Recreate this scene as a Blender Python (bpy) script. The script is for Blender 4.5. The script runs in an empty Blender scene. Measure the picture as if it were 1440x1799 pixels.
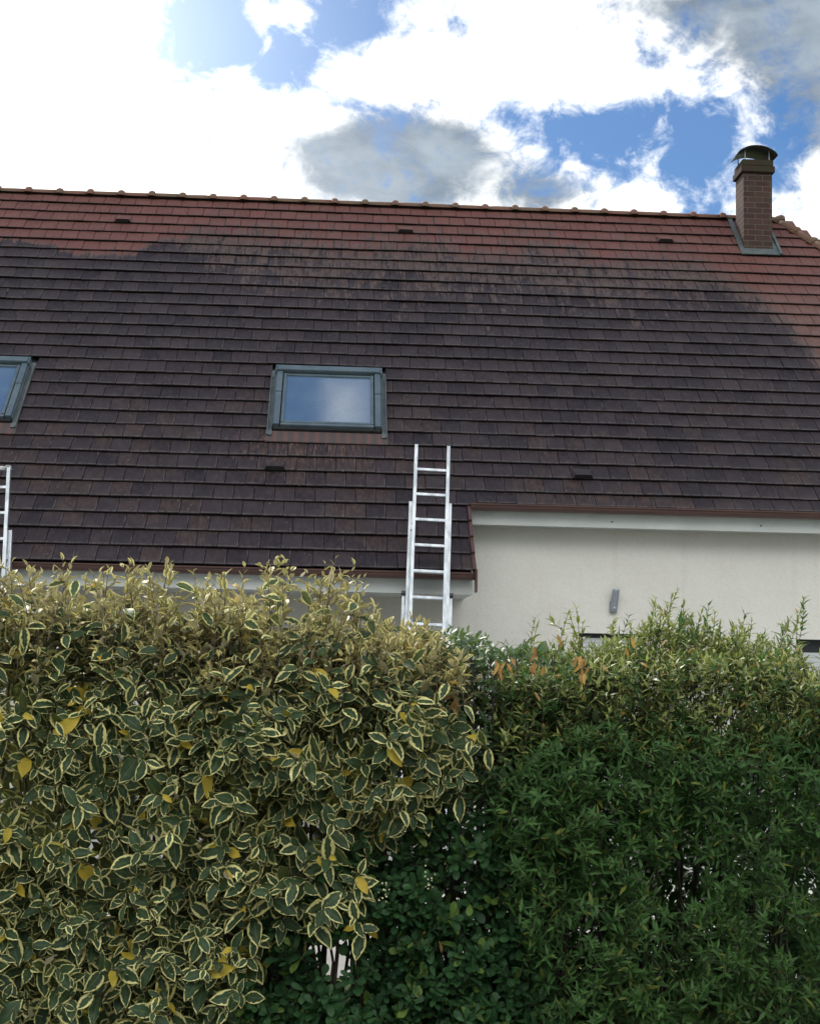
import bpy, bmesh, math, random
import numpy as np
from mathutils import Vector, Matrix

random.seed(7)
SC = bpy.context.scene
COL = SC.collection
R = math.radians

# ------------------------------------------------------------------ camera
PITCH, ROLL, YAW = 0.1098011, 0.02074599, 0.05291052
EYE = Vector((0, 0, 1.55))
cy, sy, cp, sp = math.cos(YAW), math.sin(YAW), math.cos(PITCH), math.sin(PITCH)
FW = Vector((sy * cp, cy * cp, sp)); rt0 = Vector((cy, -sy, 0)); up0 = rt0.cross(FW)
RT = math.cos(ROLL) * rt0 + math.sin(ROLL) * up0
UP = -math.sin(ROLL) * rt0 + math.cos(ROLL) * up0
cam = bpy.data.cameras.new('camera'); camo = bpy.data.objects.new('camera', cam); COL.objects.link(camo)
camo.matrix_world = Matrix(((RT.x, UP.x, -FW.x, EYE.x), (RT.y, UP.y, -FW.y, EYE.y), (RT.z, UP.z, -FW.z, EYE.z), (0, 0, 0, 1)))
cam.sensor_fit = 'HORIZONTAL'; cam.sensor_width = 36; cam.lens = 36 * 2560 / 1440
cam.clip_start = 0.1; cam.clip_end = 2000
SC.camera = camo
SC.cycles.max_bounces = 5; SC.cycles.diffuse_bounces = 1; SC.cycles.transmission_bounces = 3

def ray(x, y):
    return FW + RT * ((x - 720) / 2560) - UP * ((y - 899.5) / 2560)
def at(x, y, Y):
    d = ray(x, y); return EYE + d * ((Y - EYE.y) / d.y)

# ------------------------------------------------------------------ light
SUN_EL, SUN_AZ = R(40), R(-22)          # azimuth from +Y towards +X
SC.view_settings.view_transform = 'Standard'; SC.view_settings.look = 'None'
SC.view_settings.gamma = 1; SC.view_settings.exposure = 0.5
sd = Vector((math.sin(SUN_AZ) * math.cos(SUN_EL), math.cos(SUN_AZ) * math.cos(SUN_EL), math.sin(SUN_EL)))
sl = bpy.data.lights.new('sun', 'SUN'); so = bpy.data.objects.new('sun', sl); COL.objects.link(so)
sl.energy = 2.6; sl.angle = R(4); sl.color = (1, .95, .87)
so.rotation_euler = (-sd).to_track_quat('-Z', 'Y').to_euler()
so.location = (0, 0, 30)

class NT:
    """tiny node-graph writer"""
    def __init__(s, tree): s.t = tree; s.n = tree.nodes; s.l = tree.links
    def node(s, typ, ins=None, **kw):
        n = s.n.new(typ)
        for k, v in kw.items(): setattr(n, k, v)
        for k, v in (ins or {}).items(): s.put(n.inputs[k], v)
        return n
    def put(s, sock, v):
        if isinstance(v, bpy.types.NodeSocket): s.l.new(v, sock)
        elif isinstance(v, bpy.types.Node): s.l.new(v.outputs[0], sock)
        else:
            if sock.type == 'RGBA' and isinstance(v, (tuple, list)) and len(v) == 3: v = (*v, 1)
            sock.default_value = v
    def m(s, op, a, b=0.0, c=None, clamp=False):
        n = s.n.new('ShaderNodeMath'); n.operation = op; n.use_clamp = clamp
        s.put(n.inputs[0], a); s.put(n.inputs[1], b)
        if c is not None: s.put(n.inputs[2], c)
        return n.outputs[0]
    def noise(s, vec, scale, detail=4, rough=.55, dist=0, sc=None):
        if sc is not None:
            mp = s.node('ShaderNodeMapping', {'Vector': vec, 'Scale': sc}); vec = mp.outputs[0]
        n = s.node('ShaderNodeTexNoise', {'Vector': vec, 'Scale': scale, 'Detail': detail, 'Roughness': rough, 'Distortion': dist})
        return n.outputs[0]
    def mix(s, f, a, b, typ='RGBA', blend='MIX'):
        n = s.n.new('ShaderNodeMix'); n.data_type = typ; n.blend_type = blend; n.clamp_factor = True
        if typ == 'RGBA': ia, ib, o = 6, 7, 2
        else: ia, ib, o = 2, 3, 0
        s.put(n.inputs[0], f); s.put(n.inputs[ia], a); s.put(n.inputs[ib], b)
        return n.outputs[o]
    def step(s, x, lo, hi):
        n = s.node('ShaderNodeMapRange', {'Value': x, 'From Min': lo, 'From Max': hi}); n.interpolation_type = 'SMOOTHSTEP'
        return n.outputs[0]
    def sep(s, v): return s.node('ShaderNodeSeparateXYZ', {'Vector': v}).outputs
    def curve(s, x, pts):
        n = s.node('ShaderNodeFloatCurve', {'Value': x}); c = n.mapping.curves[0]
        for i, (px, py) in enumerate(pts):
            if i == 0: c.points[0].location = (px, py)
            elif i == 1: c.points[1].location = (px, py)
            else: c.points.new(px, py)
        n.mapping.update(); return n.outputs[0]

W = bpy.data.worlds.new('World'); SC.world = W; W.use_nodes = True
w = NT(W.node_tree); w.n.clear()
tc = w.node('ShaderNodeTexCoord').outputs['Generated']
sky = w.node('ShaderNodeTexSky', sky_type='NISHITA', sun_disc=False, sun_elevation=SUN_EL, sun_rotation=SUN_AZ,
             air_density=1.0, dust_density=.25, ozone_density=2.2)
X_, Y_, Z_ = w.sep(tc)[0:3]
az = w.m('ARCTAN2', X_, Y_); el = w.m('ARCSINE', Z_)
def azel(x, y):
    d = ray(x, y).normalized(); return math.atan2(d.x, d.y), math.asin(d.z)
def blob(x, y, rx, ry, amp, rot=0):
    a, e = azel(x, y)
    du = w.m('SUBTRACT', az, a); dv = w.m('SUBTRACT', el, e)
    c_, s_ = math.cos(R(rot)), math.sin(R(rot))
    u = w.m('ADD', w.m('MULTIPLY', du, c_ * 2560 / rx), w.m('MULTIPLY', dv, s_ * 2560 / rx))
    v = w.m('ADD', w.m('MULTIPLY', du, -s_ * 2560 / ry), w.m('MULTIPLY', dv, c_ * 2560 / ry))
    q = w.m('ADD', w.m('MULTIPLY', u, u), w.m('MULTIPLY', v, v))
    return w.m('MULTIPLY', w.m('EXPONENT', w.m('MULTIPLY', q, -1)), amp)
def total(lst):
    r = lst[0]
    for q in lst[1:]: r = w.m('ADD', r, q)
    return r
n1 = w.noise(tc, 13, 9, .6, .35, sc=(1, 1, 1.5))
n2 = w.noise(tc, 26, 8, .62, .5, sc=(1, 1, 1.3))
n4 = w.noise(tc, 60, 6, .65, .8)
nn = w.m('ADD', w.m('ADD', w.m('MULTIPLY', w.m('SUBTRACT', n1, .5), 2.8), w.m('MULTIPLY', w.m('SUBTRACT', n2, .5), 3.0)), w.m('MULTIPLY', w.m('SUBTRACT', n4, .5), 1.3))
blue = total([blob(620, 25, 90, 60, 1.1), blob(560, 75, 50, 50, .6), blob(475, 115, 55, 60, 1.1), blob(480, 60, 45, 45, .5), blob(395, 20, 70, 60, .9, 0), blob(400, 110, 30, 40, .5),
              blob(330, 70, 80, 75, .6), blob(240, 110, 70, 100, .35), blob(690, 60, 50, 30, .3), blob(795, 40, 16, 16, .5),
              blob(895, 195, 55, 40, .9), blob(1060, 215, 180, 50, .95), blob(1020, 260, 110, 36, .6, -20), blob(1260, 215, 90, 75, 1.0),
              blob(1240, 320, 80, 80, 1.05), blob(1130, 290, 90, 50, .5), blob(1375, 270, 45, 45, .9),
              blob(560, -260, 520, 170, .8), blob(1500, -500, 500, 250, .5)])
white = total([blob(455, 45, 22, 55, .9, 35), blob(520, 20, 45, 16, .7), blob(410, 110, 18, 30, .5), blob(1150, 150, 60, 20, .2), blob(1090, 335, 60, 28, .45), blob(1170, 250, 30, 30, .3)])
# open blue overhead and behind, broken by the same noise
far = w.m('MULTIPLY', w.step(el, R(38), R(64)), 1.25)
back = w.m('MULTIPLY', w.step(Y_, .25, -.5), .12)
bl = w.m('ADD', w.m('SUBTRACT', blue, white), w.m('MAXIMUM', far, back))
bmask = w.m('MULTIPLY', w.step(w.m('ADD', bl, nn), .02, 1.1), .98)
grey = total([blob(700, 285, 190, 80, 1.35), blob(590, 270, 90, 50, .5), blob(790, 250, 90, 35, .5), blob(960, 340, 85, 40, .8), blob(1350, 40, 210, 95, .95, -12), blob(1430, 150, 90, 130, .85),
              blob(1160, 10, 130, 28, .45), blob(690, 400, 200, 70, .5), blob(1900, 0, 420, 400, .8), blob(-900, 300, 500, 300, .7)])
backg = w.m('MULTIPLY', w.step(Y_, .3, -.4), .12)
gmask = w.step(w.m('ADD', w.m('ADD', grey, backg), w.m('MULTIPLY', nn, .42)), .2, 1.05)
n3 = w.noise(tc, 14, 6, .6, .2, sc=(1, 1, 2))
gcol = w.mix(w.step(n3, .3, .7), (.15, .19, .245), (.31, .365, .42))
ccol = w.mix(gmask, (1.05, 1.065, 1.06), gcol)
# behind the viewer: unseen cloud shaped for hedge light, dimmed low and boosted high
bk = w.step(Y_, .15, -.25)
lum = w.mix(bk, (1, 1, 1), w.mix(w.step(el, R(18), R(42)), (.36, .37, .38), (3.0, 2.97, 2.9)))
ccol = w.mix(1.0, ccol, lum, blend='MULTIPLY')
glow = blob(-80, 40, 520, 360, .75)
skyc = w.node('ShaderNodeBackground', {'Color': w.mix(1.0, sky, (.60, .88, 1.15), blend='MULTIPLY'), 'Strength': .060})
cloud = w.node('ShaderNodeBackground', {'Color': ccol, 'Strength': 1.0})
lp = w.node('ShaderNodeMixShader', {'Fac': w.m('SUBTRACT', 1, bmask)}); w.l.new(skyc.outputs[0], lp.inputs[1]); w.l.new(cloud.outputs[0], lp.inputs[2])
veil = w.node('ShaderNodeBackground', {'Color': (.97, 1, .99), 'Strength': w.m('MULTIPLY', glow, .9)})
ad = w.node('ShaderNodeAddShader'); w.l.new(lp.outputs[0], ad.inputs[0]); w.l.new(veil.outputs[0], ad.inputs[1])
out = w.node('ShaderNodeOutputWorld'); w.l.new(ad.outputs[0], out.inputs[0])

# ------------------------------------------------------------------ materials
def mat(name, color=(.5, .5, .5), rough=.6, metal=0, spec=.5, coat=0):
    m = bpy.data.materials.new(name); m.use_nodes = True
    g = NT(m.node_tree); b = g.n['Principled BSDF']
    g.put(b.inputs['Base Color'], color); b.inputs['Roughness'].default_value = rough
    b.inputs['Metallic'].default_value = metal; b.inputs['Specular IOR Level'].default_value = spec
    b.inputs['Coat Weight'].default_value = coat
    return m, g, b
def bump(g, b, h, dist=.01, st=.5):
    bp = g.node('ShaderNodeBump', {'Height': h, 'Distance': dist, 'Strength': st}); g.l.new(bp.outputs[0], b.inputs['Normal'])
def worn(name, ca, cb, rough=.5, metal=0, scale=6, bd=0, spec=.5, lo=.35, hi=.65, sc=(1, 1, 1)):
    m, g, b = mat(name, ca, rough, metal, spec)
    t = g.node('ShaderNodeTexCoord').outputs['Object']
    f = g.step(g.noise(t, scale, 6, .6, .2, sc=sc), lo, hi)
    g.put(b.inputs['Base Color'], g.mix(f, ca, cb))
    if bd: bump(g, b, g.noise(t, scale * 8, 4), bd)
    return m

# roof tile material: UV 'roof' = metres along / down the roof, UV 'tile' = position on one tile, UV 'rnd' = per tile randoms
def roof_mat(vent=False):
    m, g, b = mat('roof_tile_stained', rough=.62, spec=.16)
    U = lambda n: g.node('ShaderNodeUVMap', uv_map=n).outputs[0]
    uv = U('roof'); xs = g.sep(uv); x, s = xs[0], xs[1]
    rn = g.sep(U('rnd')); r1, r2 = rn[0], rn[1]
    tl = g.sep(U('tile')); tu, tv = tl[0], tl[1]
    # boundary between clean red band and lichen-blackened field (metres below the ridge)
    pts = [(-14, 1.5), (-4.57, 1.35), (-3.95, 1.45), (-3.6, 1.66), (-2.75, 1.66), (-2.6, 1.38), (-2.1, 1.25), (-1.5, 1.35), (-.75, 1.55), (.33, 1.62), (1.3, 1.55), (1.95, 1.75),
           (2.8, 1.45), (3.6, 1.8), (4.4, 1.7), (4.95, 1.75), (5.35, 2.1), (5.75, 2.8), (6.0, 3.7), (6.3, 4.9), (6.9, 7.0), (14, 9)]
    xn = g.m('DIVIDE', g.m('ADD', x, 14), 28)
    B = g.m('MULTIPLY', g.curve(xn, [((a + 14) / 28, c / 10) for a, c in pts]), 10)
    Wd = g.m('MULTIPLY', g.curve(xn, [(0, .15), ((-2.6 + 14) / 28, .15), ((-1.9 + 14) / 28, .9), ((0 + 14) / 28, 1.35), ((4.5 + 14) / 28, 1.2), ((5.3 + 14) / 28, .6), (1, .5)]), 1)
    vec = g.node('ShaderNodeCombineXYZ', {'X': x, 'Y': s, 'Z': g.m('MULTIPLY', r1, .25)}).outputs[0]
    vec0 = g.node('ShaderNodeCombineXYZ', {'X': x, 'Y': s, 'Z': 0.0}).outputs[0]
    streak = g.noise(vec0, 1, 5, .65, .1, sc=(9, 1.1, 1)); patch = g.noise(vec0, 2.2, 5, .65, .3); fine = g.noise(vec, 22, 5, .7, .4, sc=(1, .45, 1))
    fs = g.noise(vec, 1, 4, .7, .3, sc=(34, 4.5, 1))
    w1 = g.m('ADD', g.m('MULTIPLY', g.m('SUBTRACT', streak, .5), 3.6), g.m('ADD', g.m('MULTIPLY', g.m('SUBTRACT', patch, .5), 1.6), g.m('MULTIPLY', g.m('SUBTRACT', fs, .5), 4.2)))
    w1 = g.m('ADD', w1, g.m('MULTIPLY', g.m('SUBTRACT', r2, .5), .45))
    d = g.m('SUBTRACT', s, B)
    dk = g.step(g.m('ADD', g.m('DIVIDE', d, g.m('MAXIMUM', Wd, .05)), w1), -.7, .6)
    d2 = g.step(d, .4, 2.3)          # farther down everything is evenly dark
    dk = g.m('MAXIMUM', dk, g.m('MULTIPLY', d2, .93))
    red = g.mix(g.step(fine, .3, .72), (.140, .060, .052), (.094, .046, .041))
    red = g.mix(g.m('MULTIPLY', g.step(patch, .45, .75), .45), red, (.17, .10, .08))
    red = g.mix(g.m('MULTIPLY', r1, .35), red, (.165, .070, .061))
    red = g.mix(g.m('MULTIPLY', g.step(s, 1.3, 3.2), .7), red, g.mix(g.step(fine, .35, .65), (.10, .062, .054), (.165, .105, .09)))
    gb = g.m('MULTIPLY', g.m('MULTIPLY', g.step(d, -.65, .15), g.step(Wd, .2, .8)), .85)
    red = g.mix(gb, red, g.mix(g.step(fine, .35, .65), (.050, .039, .039), (.084, .063, .060)))
    vio = g.mix(r1, (.020, .0155, .020), (.037, .028, .032))
    drk = g.mix(g.m('MULTIPLY', g.step(fs, .5, .8), .3), vio, (.058, .050, .052)); drk = g.mix(g.m('MULTIPLY', g.step(patch, .5, .72), .45), drk, (.056, .047, .047))
    drk = g.mix(g.m('MULTIPLY', g.step(fine, .42, .7), .4), drk, (.062, .052, .054))
    # brown unblackened patches low on the roof
    low = g.m('MULTIPLY', g.step(s, 3.2, 6.4), g.step(g.m('ADD', g.noise(vec0, 1.1, 4, .6, .2), g.m('MULTIPLY', g.m('SUBTRACT', r2, .5), .42)), .47, .72))
    drk = g.mix(g.m('MULTIPLY', low, .5), drk, g.mix(g.step(fine, .4, .65), (.040, .030, .026), (.085, .052, .042)))
    # pink-orange streaks below the middle skylight
    below = g.m('MULTIPLY', g.m('MULTIPLY', g.step(s, 5.6, 5.8), g.step(s, 6.8, 5.8)), g.m('MULTIPLY', g.step(x, -1.5, -.8), g.step(x, .7, .1)))
    drk = g.mix(g.m('MULTIPLY', g.m('MULTIPLY', below, g.step(fs, .5, .66)), .5), drk, (.22, .12, .09))
    mid_ = g.m('MULTIPLY', g.m('MULTIPLY', dk, g.m('SUBTRACT', 1, dk)), 2.4)
    col = g.mix(dk, red, drk)
    col = g.mix(mid_, col, g.mix(g.step(fine, .4, .62), (.085, .062, .056), (.135, .092, .08)))
    # pale lichen along joints and lower lips, specks
    e1 = g.m('MULTIPLY', g.step(tu, .93, .985), g.step(g.noise(vec, 6, 3), .42, .62))
    e1 = g.m('MULTIPLY', e1, g.step(fs, .36, .6))
    e2 = g.m('MULTIPLY', g.step(tv, .86, .95), g.step(fine, .3, .6))
    ed = g.m('MULTIPLY', g.m('MULTIPLY', g.m('MAXIMUM', e1, g.m('MULTIPLY', e2, .7)), dk), .55)
    col = g.mix(ed, col, (.15, .135, .135))
    col = g.mix(g.step(tv, .968, .985), col, (.020, .016, .018))  # near-black butt and chamfer: shadow line under each course, painted in
    vo = g.node('ShaderNodeTexVoronoi', {'Vector': vec, 'Scale': 11.0}).outputs[0]
    sp_ = g.m('MULTIPLY', g.step(vo, .09, .05), g.m('GREATER_THAN', r2, .62))
    col = g.mix(g.m('MULTIPLY', g.m('MULTIPLY', sp_, dk), .7), col, (.27, .25, .23))
    g.put(b.inputs['Base Color'], col)
    g.put(b.inputs['Roughness'], g.m('ADD', g.m('MULTIPLY', fine, .3), .42))
    bump(g, b, g.m('ADD', fine, g.m('MULTIPLY', fs, .7)), .006, .55)
    return m
M_TILE = roof_mat()
M_STUCCO = worn('stucco_render', (.70, .69, .635), (.665, .65, .60), .9, scale=1.3, bd=.012, spec=.2)
gS = NT(M_STUCCO.node_tree); bS = gS.n['Principled BSDF']          # sandy grain and faint run marks in the render coat
oS = gS.node('ShaderNodeTexCoord').outputs['Object']; base = bS.inputs['Base Color'].links[0].from_socket
grain = gS.step(gS.noise(oS, 55, 3, .7), .35, .7); runs = gS.step(gS.noise(oS, 1, 4, .6, sc=(5, 5, .35)), .5, .8)
c_ = gS.mix(gS.m('MULTIPLY', grain, .22), base, (.45, .44, .40)); c_ = gS.mix(gS.m('MULTIPLY', runs, .16), c_, (.42, .41, .36))
gS.put(bS.inputs['Base Color'], c_)
M_WHITE = worn('white_painted_board', (.55, .58, .565), (.49, .52, .505), .45, scale=3)
M_GUTTER = worn('brown_gutter', (.075, .036, .032), (.10, .05, .042), .34, scale=3, sc=(1, 8, 8))
M_FRAME = worn('grey_green_metal_frame', (.085, .118, .140), (.115, .152, .175), .38, .15, scale=5)
M_FLASH = worn('grey_lead_flashing', (.085, .105, .108), (.13, .15, .15), .5, .2, scale=6)
M_ALU = worn('aluminium', (.44, .47, .50), (.28, .31, .34), .36, .75, scale=14, sc=(1, 1, .3))
M_DARK = worn('dark_plastic', (.02, .02, .022), (.035, .035, .038), .5, scale=8)
M_RIDGE = worn('ridge_tile_clay', (.17, .075, .055), (.125, .09, .058), .75, scale=2.2, bd=.006, spec=.3, lo=.3, hi=.7)
M_ANTH = mat('anthracite_frame', (.018, .02, .024), .4)[0]

def glass_mat():
    m, g, b = mat('window_glass', (.05, .075, .11), .06, 0, .9, 1.0); b.inputs['IOR'].default_value = 2.1
    t = g.node('ShaderNodeTexCoord').outputs['Object']
    g.put(b.inputs['Base Color'], g.mix(g.step(g.noise(t, 3, 5), .3, .7), (.065, .12, .205), (.085, .145, .225)))  # blue base: dusty film plus reflected sky put into the colour
    g.put(b.inputs['Roughness'], g.m('ADD', g.m('MULTIPLY', g.noise(t, 25, 5, .7, sc=(1, .3, 1)), .08), .04))
    b.inputs['Coat Roughness'].default_value = .05
    return m
M_GLASS = glass_mat()
def brick_mat():
    m, g, b = mat('chimney_brick', rough=.85, spec=.25)
    uv = g.node('ShaderNodeUVMap', uv_map='wall').outputs[0]
    br = g.node('ShaderNodeTexBrick', {'Vector': uv, 'Color1': (.054, .028, .025), 'Color2': (.082, .042, .036), 'Mortar': (.125, .108, .10),
                'Scale': 1.0, 'Mortar Size': .0058, 'Mortar Smooth': .2, 'Brick Width': .215, 'Row Height': .0795, 'Bias': -.1})
    t = g.node('ShaderNodeTexCoord').outputs['Object']
    c = g.mix(g.m('MULTIPLY', g.step(g.noise(t, 7, 5), .4, .75), .5), br.outputs[0], (.06, .06, .035))
    g.put(b.inputs['Base Color'], c)
    bump(g, b, g.m('SUBTRACT', g.m('MULTIPLY', g.noise(t, 50, 4), .25), br.outputs[1]), .008, .9)
    return m
M_BRICK = brick_mat()
M_MOSS = worn('mossy_coping_stone', (.050, .030, .026), (.042, .042, .022), .9, scale=12, bd=.008, spec=.2, lo=.4, hi=.6)
def apron_mat():
    m, g, b = mat('rusty_apron', (.12, .09, .08), .6)
    t = g.node('ShaderNodeTexCoord').outputs['Object']; x = g.sep(t)[0]
    wv = g.m('SINE', g.m('MULTIPLY', x, 2 * math.pi / .118))
    f = g.step(g.m('ADD', wv, g.m('MULTIPLY', g.m('SUBTRACT', g.noise(t, 14, 5), .5), 3)), -.9, 3.2)
    g.put(b.inputs['Base Color'], g.mix(f, (.062, .050, .048), (.17, .065, .05)))
    return m
M_APRON = apron_mat()

# ------------------------------------------------------------------ helpers
def tag(o, label=None, cat=None, group=None, kind=None):
    for k, v in (('label', label), ('category', cat), ('group', group), ('kind', kind)):
        if v: o[k] = v
    return o
def empty(name, loc=(0, 0, 0), parent=None):
    o = bpy.data.objects.new(name, None); COL.objects.link(o); o.location = loc; o.empty_display_size = .2
    if parent: o.parent = parent
    return o
def link(name, me, m, parent=None, smooth=False):
    o = bpy.data.objects.new(name, me); COL.objects.link(o)
    if m: me.materials.append(m)
    if smooth: me.polygons.foreach_set('use_smooth', [True] * len(me.polygons))
    if parent is not None:
        o.parent = parent
        o.matrix_parent_inverse = parent_world(parent).inverted()
    return o
def parent_world(p):
    m = Matrix.Translation(p.location) if p.parent is None else p.matrix_parent_inverse.copy()
    if p.parent is not None:
        return parent_world(p.parent) @ m @ Matrix.Translation(p.location)
    return m
def obj(name, bm, m, parent=None, smooth=False, bev=0):
    if bev:
        bmesh.ops.bevel(bm, geom=bm.edges[:], offset=bev, segments=2, affect='EDGES', clamp_overlap=True)
    bmesh.ops.recalc_face_normals(bm, faces=bm.faces[:])
    me = bpy.data.meshes.new(name); bm.to_mesh(me); bm.free()
    return link(name, me, m, parent, smooth)
def box(bm, c, sx, sy, sz, M=None):
    """box centred at c, half axes = columns of M (3x3) scaled"""
    M = M or Matrix.Identity(3); c = Vector(c); vs = []
    for i in (-1, 1):
        for j in (-1, 1):
            for k in (-1, 1):
                vs.append(bm.verts.new(c + M @ Vector((i * sx / 2, j * sy / 2, k * sz / 2))))
    for f in ((0, 1, 3, 2), (4, 6, 7, 5), (0, 4, 5, 1), (2, 3, 7, 6), (0, 2, 6, 4), (1, 5, 7, 3)):
        bm.faces.new([vs[i] for i in f])
    return vs
def box2(bm, a, b):
    a, b = Vector(a), Vector(b); return box(bm, (a + b) / 2, *(abs(v) for v in (b - a)))
def tube(bm, p0, p1, r, seg=10, r1=None, cap=True):
    p0, p1 = Vector(p0), Vector(p1); d = (p1 - p0).normalized()
    a = d.orthogonal().normalized(); b = d.cross(a); r1 = r if r1 is None else r1
    A = [bm.verts.new(p0 + (a * math.cos(t) + b * math.sin(t)) * r) for t in [2 * math.pi * i / seg for i in range(seg)]]
    B = [bm.verts.new(p1 + (a * math.cos(t) + b * math.sin(t)) * r1) for t in [2 * math.pi * i / seg for i in range(seg)]]
    for i in range(seg): bm.faces.new((A[i], A[(i + 1) % seg], B[(i + 1) % seg], B[i]))
    if cap: bm.faces.new(A[::-1]); bm.faces.new(B)
def extrude_profile(bm, prof, x0, x1, close=True):
    """profile list of (y,z) swept along X"""
    A = [bm.verts.new((x0, y, z)) for y, z in prof]; B = [bm.verts.new((x1, y, z)) for y, z in prof]; n = len(prof)
    for i in range(n if close else n - 1):
        bm.faces.new((A[i], A[(i + 1) % n], B[(i + 1) % n], B[i]))
    if close: bm.faces.new(A[::-1]); bm.faces.new(B)

# ------------------------------------------------------------------ ground
C45 = math.sqrt(.5)
GA = 0.26556891
RIDGE = Vector((0, 20.3900312, 6.65074886 + 1.55))
EAVE_K, EAVE2_K = 30, 25.72
TW = .217
XV = 1.447                     # verge where the low roof ends
HIPX0, HIPS = 6.40, .57
def roofpt(X, s, n=0):
    return Vector((X, RIDGE.y - s * C45 - n * C45, RIDGE.z - s * C45 + n * C45))
XL, XR = -9.5, 10.9
WALL_Y = RIDGE.y - EAVE2_K * GA * C45 + .27
EAVE2_Y = RIDGE.y - EAVE2_K * GA * C45; EAVE2_Z = RIDGE.z - EAVE2_K * GA * C45
EAVE_Y = RIDGE.y - EAVE_K * GA * C45; EAVE_Z = RIDGE.z - EAVE_K * GA * C45

def sheet(name, x0, x1, y0, y1, z, m, n=1):
    bm = bmesh.new(); bmesh.ops.create_grid(bm, x_segments=n, y_segments=n, size=1)
    for v in bm.verts: v.co = Vector((x0 + (v.co.x + 1) / 2 * (x1 - x0), y0 + (v.co.y + 1) / 2 * (y1 - y0), z))
    o = obj(name, bm, m); tag(o, kind='structure'); return o
def ground_mat(name, a, b_, sc, bd=.01):
    return worn(name, a, b_, .95, scale=sc, bd=bd, spec=.15)
sheet('ground', -400, 400, -300, 500, 0, ground_mat('lawn_ground', (.05, .085, .025), (.08, .10, .04), .8, .02))
sheet('pavement', -30, 30, -3, 5.3, .004, ground_mat('asphalt_pavement', (.09, .09, .09), (.13, .125, .12), 3))
sheet('terrace', -12, 14, 7.6, WALL_Y + .1, .004, ground_mat('pale_concrete_terrace', (.40, .39, .37), (.34, .33, .31), 1.5))

# ------------------------------------------------------------------ house
house = empty('house', (0, WALL_Y, 0))
tag(house, 'cream rendered house with long stained tiled roof, brick chimney and skylights', 'house')
DEPTH = 2 * (RIDGE.y - WALL_Y)
# windows: (x pixel range of opening at head, head height pixel)
def atw(x, y): return at(x, y, WALL_Y)
w1a, w1b = atw(524, 1099), atw(688, 1102)
w2a, w2b = atw(1016, 1112), atw(1136, 1114)
w3a, w3b = atw(1399, 1123), atw(1560, 1128)
HEAD = (w1a.z + w2b.z + w3a.z) / 3
openings = [(w1a.x, w1b.x, .95, HEAD), (w2a.x, w2b.x, .95, w2a.z), (w3a.x, w3b.x, .05, w3a.z)]
def wall_mesh():
    bm = bmesh.new(); z1 = EAVE2_Z - .02
    xs = sorted({XL, XR, *[o[0] for o in openings], *[o[1] for o in openings]})
    zs = sorted({0.0, z1, *[o[2] for o in openings], *[o[3] for o in openings]})
    for i in range(len(xs) - 1):
        for j in range(len(zs) - 1):
            cx, cz = (xs[i] + xs[i + 1]) / 2, (zs[j] + zs[j + 1]) / 2
            if any(o[0] < cx < o[1] and o[2] < cz < o[3] for o in openings): continue
            q = [(xs[i], zs[j]), (xs[i + 1], zs[j]), (xs[i + 1], zs[j + 1]), (xs[i], zs[j + 1])]
            bm.faces.new([bm.verts.new((a, WALL_Y, c)) for a, c in q])
    t = .22
    for x0, x1, za, zb in openings:
        for (a, c), (e, f) in (((x0, za), (x1, za)), ((x1, za), (x1, zb)), ((x1, zb), (x0, zb)), ((x0, zb), (x0, za))):
            bm.faces.new([bm.verts.new(p) for p in ((a, WALL_Y, c), (e, WALL_Y, f), (e, WALL_Y + t, f), (a, WALL_Y + t, c))])
    # other three sides
    yb = WALL_Y + DEPTH
    for a, e in (((XL, WALL_Y), (XL, yb)), ((XL, yb), (XR, yb)), ((XR, yb), (XR, WALL_Y))):
        bm.faces.new([bm.verts.new(p) for p in ((*a, 0), (*e, 0), (*e, z1), (*a, z1))])
    bmesh.ops.remove_doubles(bm, verts=bm.verts, dist=.0005)
    return bm
obj('wall', wall_mesh(), M_STUCCO, house)
for i, (x0, x1, za, zb) in enumerate(openings):
    bm = bmesh.new(); f = .06; y = WALL_Y + .10
    box2(bm, (x0, y, zb - .14 if i != 1 else zb - .09), (x1, y + .07, zb)); box2(bm, (x0, y, za), (x1, y + .07, za + f))
    box2(bm, (x0, y, za + f), (x0 + f, y + .07, zb - .14)); box2(bm, (x1 - f, y, za + f), (x1, y + .07, zb - .14))
    xm = (x0 + x1) / 2; box2(bm, (xm - .03, y + .003, za + f), (xm + .03, y + .067, zb - .14))
    wn = obj('window', bm, M_ANTH, house)
    for q0, q1 in ((x0 + f, xm - .03), (xm + .03, x1 - f)):
        bm = bmesh.new(); box2(bm, (q0, y + .03, za + f), (q1, y + .045, zb - .14)); obj('pane', bm, M_GLASS, wn)
    if i > 0:
        bm = bmesh.new(); z = zb - (.145 if i == 2 else .05)
        while z > (zb - .9 if i == 2 else za + .06):
            box2(bm, (x0 + .06, y - .03, z - .05), (x1 - .06, y - .015, z)); z -= .053
        obj('roller_shutter', bm, M_WHITE, wn)

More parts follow.
